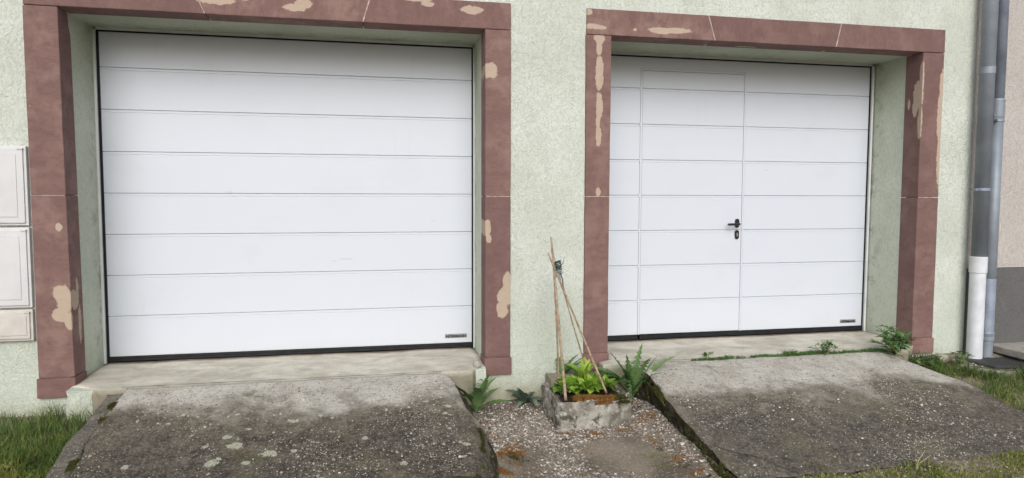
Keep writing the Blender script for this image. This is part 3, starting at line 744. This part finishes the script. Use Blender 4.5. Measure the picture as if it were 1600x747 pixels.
# drain cover, curved kerb, doorstep
mb = MB(); mb.add([(6.22, -.10, -.185), (6.30, -.33, -.19), (6.62, -.37, -.19), (6.72, -.12, -.185), (6.22, -.10, -.165), (6.30, -.33, -.17), (6.62, -.37, -.17), (6.72, -.12, -.165)],
                  [(0,1,2,3),(4,7,6,5),(0,4,5,1),(1,5,6,2),(2,6,7,3),(3,7,4,0)])
tag(mb.build('drain_cover', M['drain'], bevel=.004), 'dark flat drain cover at the foot of the downpipes', 'drain cover')
mb = MB(); arc = [(6.245, .0), (6.17, -.10), (6.10, -.22), (6.10, -.32), (6.17, -.40), (6.29, -.45), (6.42, -.47), (6.52, -.47)]
vs = []
for i, (x, y) in enumerate(arc):
    a = Vector(arc[max(i-1, 0)]); b_ = Vector(arc[min(i+1, len(arc)-1)]); d = (b_-a).normalized(); n = Vector((-d.y, d.x))*.028
    z = -.165+.014*nz(x, y, 1, 9)-.06*max(0, (-.2-y))
    vs += [(x+n.x, y+n.y, -.35), (x+n.x, y+n.y, z-.008), (x+n.x*.6, y+n.y*.6, z), (x-n.x*.6, y-n.y*.6, z), (x-n.x, y-n.y, z-.008), (x-n.x, y-n.y, -.35)]
fs = []
for i in range(len(arc)-1):
    for k in range(5): fs.append((i*6+k, i*6+k+1, i*6+k+7, i*6+k+6))
fs += [tuple(range(6)), tuple(len(arc)*6-1-k for k in range(6))]
mb.add(vs, fs); tag(mb.build('kerb', M['rim'], smooth=False), 'curved beige concrete kerb around the foot of the downpipes', 'kerb')
t = thing('doorstep', (6.9, -.2, -.4), 'grey doorstep with a pale stone slab on top, cut by the right edge', 'doorstep')
mb = MB(); mb.box(6.60, 7.7, -.42, .038, -.145, -.092); mb.build('step_slab', M['step_top'], t, bevel=.006)
mb = MB(); mb.box(6.66, 7.7, -.385, .038, -.6, -.147); mb.build('step_base', M['step_leg'], t, bevel=.004)

# ------------------------------------------------------------------ planting trough
def trough():
    t = thing('planting_trough', (3.13, -.32, -.38), 'old lichen covered concrete trough planted with light green leaves', 'planter')
    import bmesh
    x0, x1, y0, y1, zb_, zt = 2.868, 3.372, -.535, -.09, -.42, -.172
    bm = bmesh.new(); bmesh.ops.create_cube(bm, size=1)
    for v in bm.verts: v.co = Vector((lerp(x0, x1, v.co.x+.5), lerp(y0, y1, v.co.y+.5), lerp(zb_, zt, v.co.z+.5)))
    top = [f for f in bm.faces if f.normal.z > .9]
    r = bmesh.ops.inset_region(bm, faces=top, thickness=.06)
    bmesh.ops.translate(bm, verts=list(top[0].verts), vec=(0, 0, -.05))
    ed = [e for e in bm.edges if e.calc_face_angle(0) > .5]
    bmesh.ops.bevel(bm, geom=ed, offset=.030, segments=4, affect='EDGES', profile=.5)
    for axis in range(3):
        co = [v.co[axis] for v in bm.verts]; a, b = min(co), max(co); n = int((b-a)/.012)
        for k in range(1, n):
            pl = [0, 0, 0]; pc = [0, 0, 0]; pl[axis] = 1; pc[axis] = a+(b-a)*k/n
            bmesh.ops.bisect_plane(bm, geom=bm.verts[:]+bm.edges[:]+bm.faces[:], plane_co=pc, plane_no=pl)
    bm.normal_update(); off = parent_loc(t)
    for v in bm.verts:
        p = v.co.copy(); n = v.normal
        d = .026*noise.noise(p*6)+.014*noise.noise(p*17)+.006*noise.noise(p*45)
        if p.x > x1-.09 and p.y < y0+.09: d -= .012
        v.co = p+n*d-off
        if p.x < 3.05 and p.z > zt-.06: v.co.z += .012*(1-(p.x-x0)/.2)
    me = bpy.data.meshes.new('trough_body'); bm.to_mesh(me); bm.free(); me.materials.append(M['trough'])
    me.polygons.foreach_set('use_smooth', [True]*len(me.polygons))
    o = bpy.data.objects.new('trough_body', me); COL.objects.link(o); o.parent = t
    s = MB(); n = 16
    for j in range(n+1):
        for i in range(n+1):
            x = lerp(x0+.05, x1-.05, i/n); y = lerp(y0+.05, y1-.05, j/n); s.v.append((x, y, zt-.022+.014*nz(x, y, 0, 16)))
    for j in range(n):
        for i in range(n): s.f.append((j*(n+1)+i, j*(n+1)+i+1, (j+1)*(n+1)+i+1, (j+1)*(n+1)+i)); s.t.append(.5); s.mi.append(0)
    s.build('soil', M['soil'], t, smooth=True, fix=False)
trough()

# ------------------------------------------------------------------ bamboo canes
def cane(label, a, b, r=.0062, mat='bamboo'):
    a, b = Vector(a), Vector(b); n = 22; pts = []; rr = []
    side = Vector((random.uniform(-1, 1), random.uniform(-1, 1), 0))*.006
    for i in range(n+1):
        t = i/n; pts.append(a.lerp(b, t)+side*math.sin(t*math.pi)); rr.append(r*lerp(1.1, .72, t)*(1.22 if i % 5 == 0 else 1))
    mb = MB(); mb.tube(pts, rr, 9)
    o = mb.build('bamboo_cane', M[mat], smooth=True); tag(o, label, 'cane', 'bamboo canes tied together above the trough')
cane('bamboo cane standing at the front left of the trough, tallest of the bundle', (2.941, -.46, -.19), (2.882, -.30, .826), .0085)
cane('thin bamboo cane rising from the back left of the trough', (2.969, -.20, -.20), (2.890, -.305, .744), .006)
cane('bamboo cane leaning from the front right rim up to the tie', (3.222, -.42, -.17), (2.852, -.335, .728), .007)
cane('short thin bamboo cane leaning from the back right of the trough', (3.175, -.17, -.10), (2.905, -.29, .70), .0045)
tw = MB()
for k in range(7):
    z = .60+k*.011; th = .3*k
    pts = []
    for j in range(15):
        a = 2*math.pi*j/14; pts.append((2.915+(.70-z)*.15+.021*math.cos(a), -.312+.026*math.sin(a), z+.008*math.sin(a+th)))
    tw.tube(pts, .0036, 6)
tw.tube([(2.930, -.345, .60), (2.945, -.35, .56), (2.950, -.35, .51), (2.965, -.345, .47)], .0035, 6)
tw.tube([(2.925, -.34, .63), (2.955, -.33, .66), (2.962, -.33, .70)], .002, 6)
tag(tw.build('wire_tie', M['tie'], smooth=True), 'dark green wire wound around the tops of the canes', 'tie')
tw = MB()
for k in range(4):
    z = .575+k*.010; pts = []
    for j in range(13):
        a = 2*math.pi*j/12; pts.append((2.930+.018*math.cos(a), -.318+.024*math.sin(a), z+.006*math.sin(a+k)))
    tw.tube(pts, .0032, 6)
tag(tw.build('twine_wrap', M['twine'], smooth=True), 'pale twine wrapped just below the dark wire on the canes', 'twine')

# ------------------------------------------------------------------ plants
def leaf(mb, base, az, length, width, rise, droop, kind='round', tone=.5, n=9, roll=0):
    """a curved leaf blade with a mid fold; kind: round / toothed / lobed / lance"""
    base = Vector(base); d = Vector((math.cos(az), math.sin(az), 0)); side = Vector((-math.sin(az), math.cos(az), 0))
    pos = base.copy(); ang = rise; L = []; step = length/n
    for i in range(n+1):
        t = i/n
        if kind == 'round': w = math.sin(math.pi*min(1, max(0, (t-.28)/.72))**.75)*width/2 if t > .28 else width*.04
        elif kind == 'lance': w = math.sin(math.pi*t**.8)*width/2+width*.03
        else:
            env = math.sin(math.pi*min(1, t*.93+.07)**.9)**.8*width/2
            w = env*((.30 if i % 2 else 1.0) if kind == 'lobed' else (.72 if i % 2 else 1.0))
            if t < .15: w = width*.06
        if i == n: w = width*.01
        rl_ = roll
        up = Vector((0, 0, 1))*math.cos(ang)-d*math.sin(ang)
        sd = side*math.cos(rl_)+up*math.sin(rl_)
        fwd = (d*math.cos(ang)+Vector((0, 0, 1))*math.sin(ang))
        tip = fwd*(-step*.9 if (kind == 'lobed' and i % 2 == 0 and 0 < i < n) else 0)
        L.append((pos+sd*w+up*w*.22+tip, pos.copy(), pos-sd*w+up*w*.22+tip))
        pos = pos+fwd*step; ang -= droop/n
    vs = [p for r in L for p in r]; fs = []
    for i in range(n):
        a = i*3; fs += [(a, a+1, a+4, a+3), (a+1, a+2, a+5, a+4)]
    k = len(mb.t); mb.add(vs, fs, tone)
    for q in range(k, len(mb.t)): mb.t[q] = min(1, max(0, tone+random.uniform(-.07, .07)))
def plant(name, label, cat, loc, n, L, Wd, rise, droop, kind, mat, azr=(0, 6.283), parts=12, spread=.01, group=None, stems=0, stemh=.1, jitter=.35):
    x, y, z = loc
    t = thing(name, loc, label, cat, group)
    mb = MB()
    for i in range(n):
        az = lerp(azr[0], azr[1], (i+random.uniform(-.4, .4))/n); l = random.uniform(*L)
        leaf(mb, (x+random.uniform(-spread, spread), y+random.uniform(-spread, spread), z), az, l, random.uniform(*Wd)*l/L[1],
             random.uniform(*rise), random.uniform(*droop), kind, random.random(), parts, random.uniform(-jitter, jitter))
    mb.build('leaves', M[mat], t, smooth=False, fix=False)
    if stems:
        sm = MB()
        for i in range(stems):
            a = random.uniform(0, 6.28); h = random.uniform(.6, 1)*stemh
            p = [(x, y, z), (x+.02*math.cos(a), y+.02*math.sin(a), z+h*.5), (x+.05*math.cos(a), y+.05*math.sin(a), z+h)]
            sm.tube(p, [.004, .003, .002], 6, .4)
            for k in range(5):
                q = Vector(p[1]).lerp(Vector(p[2]), k/4)
                leaf(sm, q, random.uniform(0, 6.28), .05, .022, .5, .8, 'toothed', random.random(), 6)
        sm.build('stems', M[mat], t, fix=False)
    return t
def bushy(name, label, cat, loc, ext, n, ls, lw, kind, mat, group=None, stems=7):
    """many small leaves on short branching stems"""
    x, y, z = loc; t = thing(name, loc, label, cat, group); mb = MB(); sm = MB()
    for s in range(stems):
        a = 2*math.pi*s/stems+random.uniform(-.4, .4); rr = random.uniform(.3, 1)
        tip = Vector((x+ext[0]*rr*math.cos(a), y+ext[1]*rr*math.sin(a), z+ext[2]*(1.15-.75*rr)*random.uniform(.8, 1.15)))
        mid = Vector((x, y, z)).lerp(tip, .5)+Vector((0, 0, ext[2]*.15)); b0 = Vector((x+random.uniform(-.01, .01), y, z-.01))
        sm.tube([b0, mid, tip], [.003, .0022, .0012], 5, .3)
        for k in range(n//stems):
            q = random.random()**.7
            p = b0.lerp(mid, q*2) if q < .5 else mid.lerp(tip, q*2-1)
            leaf(mb, p, random.uniform(0, 6.28), random.uniform(.6, 1)*ls, random.uniform(.7, 1)*lw, random.uniform(-.1, .9), random.uniform(.3, 1.2), kind, random.random(), 6, random.uniform(-.4, .4))
    mb.build('leaves', M[mat], t, fix=False); sm.build('stems', M['stem'], t, fix=False)
    return t
R = math.radians
# big leafy weed between the left ramp and the wall
plant('weed', 'broad leaved green weed between the left ramp and the wall', 'weed', (2.425, -.15, -.33), 13, (.22, .33), (.06, .085), (.75, 1.45), (.5, 1.7), 'toothed', 'weed', azr=(R(170), R(400)), stems=3, stemh=.24)
plant('weed', 'small grey green weed at the wall left of the trough', 'weed', (2.775, -.07, -.32), 22, (.09, .18), (.055, .075), (.5, 1.5), (.2, 1.6), 'toothed', 'weed_grey', azr=(R(130), R(410)))
plant('weed', 'tall toothed weed growing up behind the trough and canes', 'weed', (3.03, -.06, -.15), 7, (.18, .29), (.065, .085), (.5, 1.3), (.2, 1.2), 'lobed', 'weed', azr=(R(-40), R(110)), parts=16)
plant('weed', 'large thistle like weed between the trough and the right ramp', 'weed', (3.475, -.22, -.28), 13, (.28, .44), (.085, .11), (1.0, 1.52), (.1, 1.1), 'lobed', 'weed', azr=(R(150), R(430)), parts=22)
plant('weed', 'small toothed weed at the left end of the right ramp edge', 'weed', (3.40, -.20, -.16), 8, (.14, .2), (.06, .08), (.3, 1.1), (.2, .9), 'toothed', 'weed', azr=(R(120), R(380)))
bushy('weed', 'bushy green weed at the foot of the far right jamb', 'weed', (5.54, -.19, -.075), (.19, .12, .19), 190, .10, .045, 'lobed', 'weed', stems=13)
bushy('weed', 'low feathery weed on the sill joint left of the bushy one', 'weed', (5.00, -.15, -.062), (.14, .06, .10), 110, .055, .024, 'lobed', 'weed', stems=9)
bushy('weed', 'flat creeping weed in the joint in the middle of the right sill', 'weed', (4.72, -.145, -.060), (.10, .03, .04), 80, .035, .016, 'toothed', 'weed', stems=9)
bushy('weed', 'tiny seedling in the joint before the pedestrian door', 'weed', (4.06, -.145, -.062), (.05, .03, .07), 30, .04, .02, 'toothed', 'weed', stems=4)
# trough planting
plant('leafy_plant', 'tall upright light green plant at the back of the trough', 'plant', (3.135, -.22, -.165), 14, (.11, .22), (.06, .085), (.9, 1.5), (.2, 1.2), 'round', 'lettuce', parts=10)
for (lab, px, py) in (('low light green plant in the left half of the trough', 3.00, -.30), ('low light green plant in the middle of the trough', 3.11, -.37), ('low light green plant in the right half of the trough', 3.22, -.32)):
    plant('leafy_plant', lab, 'plant', (px, py, -.155), 46, (.06, .11), (.05, .07), (.2, 1.4), (.3, 1.5), 'round', 'lettuce', parts=8, spread=.06)
bushy('leafy_plant', 'small leaved creeping plant along the left rim of the trough', 'plant', (2.95, -.36, -.17), (.06, .13, .06), 90, .035, .02, 'toothed', 'weed', stems=9)
for (lab, loc, n_, L_) in (('long bladed green grass tuft between the kerb and the doorstep', (6.32, -.56, -.22), 70, (.10, .17)), ('smaller grass tuft just right of the ramp edge', (5.98, -.42, -.19), 45, (.07, .12)), ('sparse grass tuft nearest the doorstep slab', (6.55, -.62, -.25), 40, (.08, .14))):
    plant('grass_tuft', lab, 'grass tuft', loc, n_, L_, (.006, .010), (.5, 1.5), (.4, 1.4), 'lance', 'grass', parts=6, spread=.03)
bushy('weed', 'dark small leaved weed at the right end of the right ramp top', 'weed', (5.78, -.28, -.17), (.13, .08, .10), 120, .05, .022, 'toothed', 'weed', stems=10)
bushy('weed', 'sprawling weed beside the grey stone under the right jamb', 'weed', (6.08, -.24, -.17), (.10, .08, .12), 90, .045, .02, 'toothed', 'weed', stems=9)
# dry stems at the near edge of the right ramp
t = thing('weed', (4.60, -1.45, -.37), 'pale dry stems sprouting at the near edge of the right ramp', 'weed')
mb = MB()
for (dx, dz, c) in ((-.02, .14, -.02), (.03, .12, .04), (.06, .09, .06)):
    mb.tube([(4.60, -1.45, -.38), (4.60+dx*.3, -1.45, -.38+dz*.5), (4.60+dx+c*.3, -1.46, -.38+dz)], [.003, .0022, .0016], 6, random.random())
mb.build('stems', M['stem'], t, fix=False)
mb = MB()
for i in range(7): leaf(mb, (4.60+random.uniform(-.09, .12), -1.45+random.uniform(-.03, .03), -.37), random.uniform(0, 6.28), .035, .009, random.uniform(.4, 1.3), .5, 'lance', random.random(), 5)
mb.build('leaves', M['stem'], t, fix=False)

# ------------------------------------------------------------------ stuff: grass, moss, gravel
def surf(x, y):
    return gz(x, y)
def blades(name, label, cat, mat, n, pick, h, w, lean=.6):
    mb = MB()
    for i in range(n):
        x, y, k = pick()
        if x is None: continue
        z = k if k is not None else surf(x, y)
        hh = random.uniform(*h)*(.6+.8*max(0, .5+nz(x, y, 3, 6))); ww = random.uniform(*w); a = random.uniform(0, 6.28); l = random.uniform(.1, lean)*hh
        dx, dy = math.cos(a)*l, math.sin(a)*l; b = random.uniform(0, 6.28); sx, sy = math.cos(b)*ww, math.sin(b)*ww
        t1, t2 = .5, 1.0
        mb.add([(x-sx, y-sy, z-.005), (x+sx, y+sy, z-.005), (x+dx*.3+sx*.8, y+dy*.3+sy*.8, z+hh*.55), (x+dx*.3-sx*.8, y+dy*.3-sy*.8, z+hh*.55), (x+dx, y+dy, z+hh*(1-.25*l/hh))],
               [(0, 1, 2, 3), (3, 2, 4)], min(1, max(0, random.random()*.6+.4*(.5+nz(x, y, 9, 4)))))
    o = mb.build(name, M[mat], fix=False)
    return tag(o, label, cat, kind='stuff')
def area(x0, x1, y0, y1, f=None, z=None):
    def g():
        for _ in range(40):
            x, y = random.uniform(x0, x1), random.uniform(y0, y1)
            if f is None or random.random() < f(x, y): return x, y, (z(x, y) if z else None)
        return None, None, None
    return g
blades('grass', 'tall green grass between the left wall and the left ramp', 'grass', 'grass', 9000,
       area(-1.3, .23, -1.35, -.03, lambda x, y: max(0, min(1, .55+1.1*nz(x, y, 2, 3)-(.8 if y > -.12 and x > -.05 else 0)))), (.045, .115), (.0012, .0028), .9)
blades('grass', 'low yellowish weeds in the grass beside the left ramp', 'grass', 'grass_dry', 6500,
       area(-.3, .28, -1.35, -.35, lambda x, y: .6+nz(x, y, 6, 5)), (.02, .07), (.002, .005), 1.2)
blades('grass', 'rough grass between the right ramp, the kerb and the doorstep', 'grass', 'grass', 2000,
       area(5.62, 7.2, -1.1, -.06, lambda x, y: max(0, (.25+1.3*nz(x, y, 4, 4)))*(0 if (x > 6.12 and y > -.42) else 1)*(1 if x > 5.60+.15*(-y) else 0)), (.03, .105), (.0014, .003), 1.0)
blades('grass', 'yellowed low weeds along the right edge of the right ramp', 'grass', 'grass_dry', 7500,
       area(5.55, 7.4, -1.7, -.05, lambda x, y: max(0, (.6+nz(x, y, 8, 4)))*(0 if (x > 6.12 and y > -.42) else 1)*(1 if x > 5.56+.22*(-y) else 0)), (.01, .04), (.002, .005), 1.3)
blades('grass', 'yellow green weeds along the near edge of the right ramp', 'grass', 'grass_dry', 6500,
       area(3.95, 7.2, -1.72, -1.40, lambda x, y: max(0, .65+1.2*nz(x, y, 8, 3))*min(1, (-1.37-y)/.08)), (.008, .032), (.002, .0045), 1.3)
blades('moss', 'green moss and seedlings in the joint above the right ramp', 'moss', 'weed', 4200,
       area(3.95, 5.52, -.155, -.122, lambda x, y: max(0, (.25 if x < 4.3 else .6)+1.5*nz(x, 0, 8, 4)+.5*nz(x, 0, 2, 13)), lambda x, y: -.066), (.006, .030), (.002, .005), 1.2)
def mosspick(lst, zf=None):
    def g():
        (x, y, rx, ry) = random.choice(lst); a = random.uniform(0, 6.28); r = math.sqrt(random.random())*(.75+.5*abs(nz(math.cos(a)*2+x, math.sin(a)*2+y, 0, 2)))
        xx, yy = x+rx*r*math.cos(a), y+ry*r*math.sin(a)
        return xx, yy, (zf(xx, yy) if zf else None)
    return g
def ridge(x, y, k, sc, th, w):       # broken wandering patches
    v = nz(x, y, k, sc)+.5*nz(x, y, k+3, sc*2.7)+.3*nz(x, y, k+6, sc*7)
    return max(0, min(1, (v-th)/w))
def gravel_moss(x, y):
    if x > 3.53 or (2.86 < x < 3.39 and -.55 < y < -.08): return 0
    edge = max(0, 1-abs(x-(2.40-.08*y-.05))/.22)*(1 if y < -.45 else .2)+max(0, 1-abs(x-3.47)/.13)*(1 if y < -.5 else .3)+(.8 if -.64 < y < -.535 and 2.85 < x < 3.4 else 0)
    return edge*ridge(x, y, 3, 5, .05, .3)
blades('moss', 'rusty orange dry moss on the gravel beside the ramps', 'moss', 'moss_or', 15000, area(2.34, 3.55, -1.6, -.2, gravel_moss), (.004, .013), (.0015, .003), 1.4)
blades('moss', 'green moss tufts on the gravel beside the left ramp', 'moss', 'moss_gr', 5000,
       area(2.34, 3.5, -1.5, -.1, lambda x, y: gravel_moss(x, y+.07)*ridge(x, y, 11, 8, .1, .3)), (.005, .016), (.0015, .003), 1.2)
blades('moss', 'dark moss in the gap of the left ramp edge', 'moss', 'moss_gr', 2500,
       area(.295, .335, -1.19, -.30, lambda x, y: ridge(x, y, 3, 7, .12, .3), lambda x, y: ltop(x, y)-.004), (.004, .014), (.0015, .003), 1.2)
blades('moss', 'dark moss on the right edge of the left ramp', 'moss', 'moss_gr', 1800,
       area(2.30, 2.36, -1.15, -.62, lambda x, y: ridge(x, y, 5, 7, .15, .3), lambda x, y: ltop(x, y)-.02-(.5*(x-2.31) if x > 2.31 else 0)), (.004, .016), (.0015, .003), 1.2)
blades('moss', 'dark moss along the left edge of the right ramp', 'moss', 'moss_gr', 2800,
       area(3.53, 3.575, -1.40, -.30, lambda x, y: ridge(x, y, 7, 7, .1, .35), lambda x, y: rtop(x, y)-.012-(.9*(3.56-x) if x < 3.56 else 0)), (.004, .014), (.0015, .003), 1.2)
blades('moss', 'rusty moss cushion on the front rim of the trough', 'moss', 'moss_or', 4500,
       mosspick([(3.10, -.50, .06, .035), (3.19, -.51, .07, .03), (3.02, -.49, .05, .03), (3.14, -.535, .07, .012)], lambda x, y: -.180 if y > -.53 else -.20), (.008, .026), (.0015, .003), 1.1)
blades('moss', 'green moss patch on the right front rim of the trough', 'moss', 'moss_gr', 2600,
       mosspick([(3.27, -.50, .06, .03), (3.30, -.535, .04, .012)], lambda x, y: -.180 if y > -.53 else -.20), (.006, .020), (.0015, .003), 1.1)

def pebbles():
    ph = (1+5**.5)/2; base = [Vector(v).normalized() for v in [(-1,ph,0),(1,ph,0),(-1,-ph,0),(1,-ph,0),(0,-1,ph),(0,1,ph),(0,-1,-ph),(0,1,-ph),(ph,0,-1),(ph,0,1),(-ph,0,-1),(-ph,0,1)]]
    fc = [(0,11,5),(0,5,1),(0,1,7),(0,7,10),(0,10,11),(1,5,9),(5,11,4),(11,10,2),(10,7,6),(7,1,8),(3,9,4),(3,4,2),(3,2,6),(3,6,8),(3,8,9),(4,9,5),(2,4,11),(6,2,10),(8,6,7),(9,8,1)]
    mb = MB()
    def put(x, y, r, tone):
        z = gz(x, y)+r*.15; a = random.uniform(0, 6.28); ca, sa = math.cos(a), math.sin(a); sx, sy, sz = r*random.uniform(.8, 1.35), r*random.uniform(.6, 1), r*random.uniform(.45, .8)
        vs = []
        for v in base:
            j = random.uniform(.82, 1.15); p = (v.x*sx*j, v.y*sy*j, v.z*sz*j); vs.append((x+p[0]*ca-p[1]*sa, y+p[0]*sa+p[1]*ca, z+p[2]))
        mb.add(vs, fc, tone)
    n = 0
    while n < 15000:
        x, y = random.uniform(2.28, 3.62), random.uniform(-1.75, -.02)
        if 2.89 < x < 3.35 and -.52 < y < -.1: continue
        if x > 3.57 or x < 2.36: continue
        dens = .34+1.2*nz(x, y, 12, 2.6)+(.36 if y > -.72 else 0)
        if random.random() > dens: continue
        r = random.choice((.003, .004, .005, .006, .007, .0085)) if random.random() < .95 else random.uniform(.008, .013)
        put(x, y, r, min(1, max(0, random.gauss(.38, .30)))); n += 1
    for i in range(4500):
        x, y = random.uniform(3.3, 7), random.uniform(-1.9, -1.40); put(x, y, random.uniform(.003, .008), min(1, max(0, random.gauss(.4, .25))))
    for i in range(500):
        x, y = random.uniform(5.9, 6.6), random.uniform(-.5, -.02); put(x, y, random.uniform(.003, .008), min(1, max(0, random.gauss(.4, .25))))
    tag(mb.build('gravel', M['pebble'], fix=False), 'loose pale gravel covering the soil between the two ramps', 'gravel', kind='stuff')
pebbles()
# a few individual stones at the right
def rock(label, loc, r, mat='rim'):
    import bmesh
    bm = bmesh.new(); bmesh.ops.create_icosphere(bm, subdivisions=3, radius=1)
    for v in bm.verts:
        p = v.co.copy(); d = 1+.22*noise.noise(p*1.3+Vector(loc))+.1*noise.noise(p*3.1)
        v.co = Vector((p.x*r[0]*d, p.y*r[1]*d, p.z*r[2]*d))
    me = bpy.data.meshes.new('stone'); bm.to_mesh(me); bm.free(); me.materials.append(M[mat])
    me.polygons.foreach_set('use_smooth', [True]*len(me.polygons))
    o = bpy.data.objects.new('stone', me); COL.objects.link(o); o.location = loc; tag(o, label, 'stone')
rock('fist sized grey stone lying in the grass between the right jamb and the kerb', (6.02, -.13, -.15), (.065, .04, .04))
rock('small pale stone on the sill corner beside the broad leaved weed', (2.445, -.03, -.045), (.028, .03, .030), 'step_top')
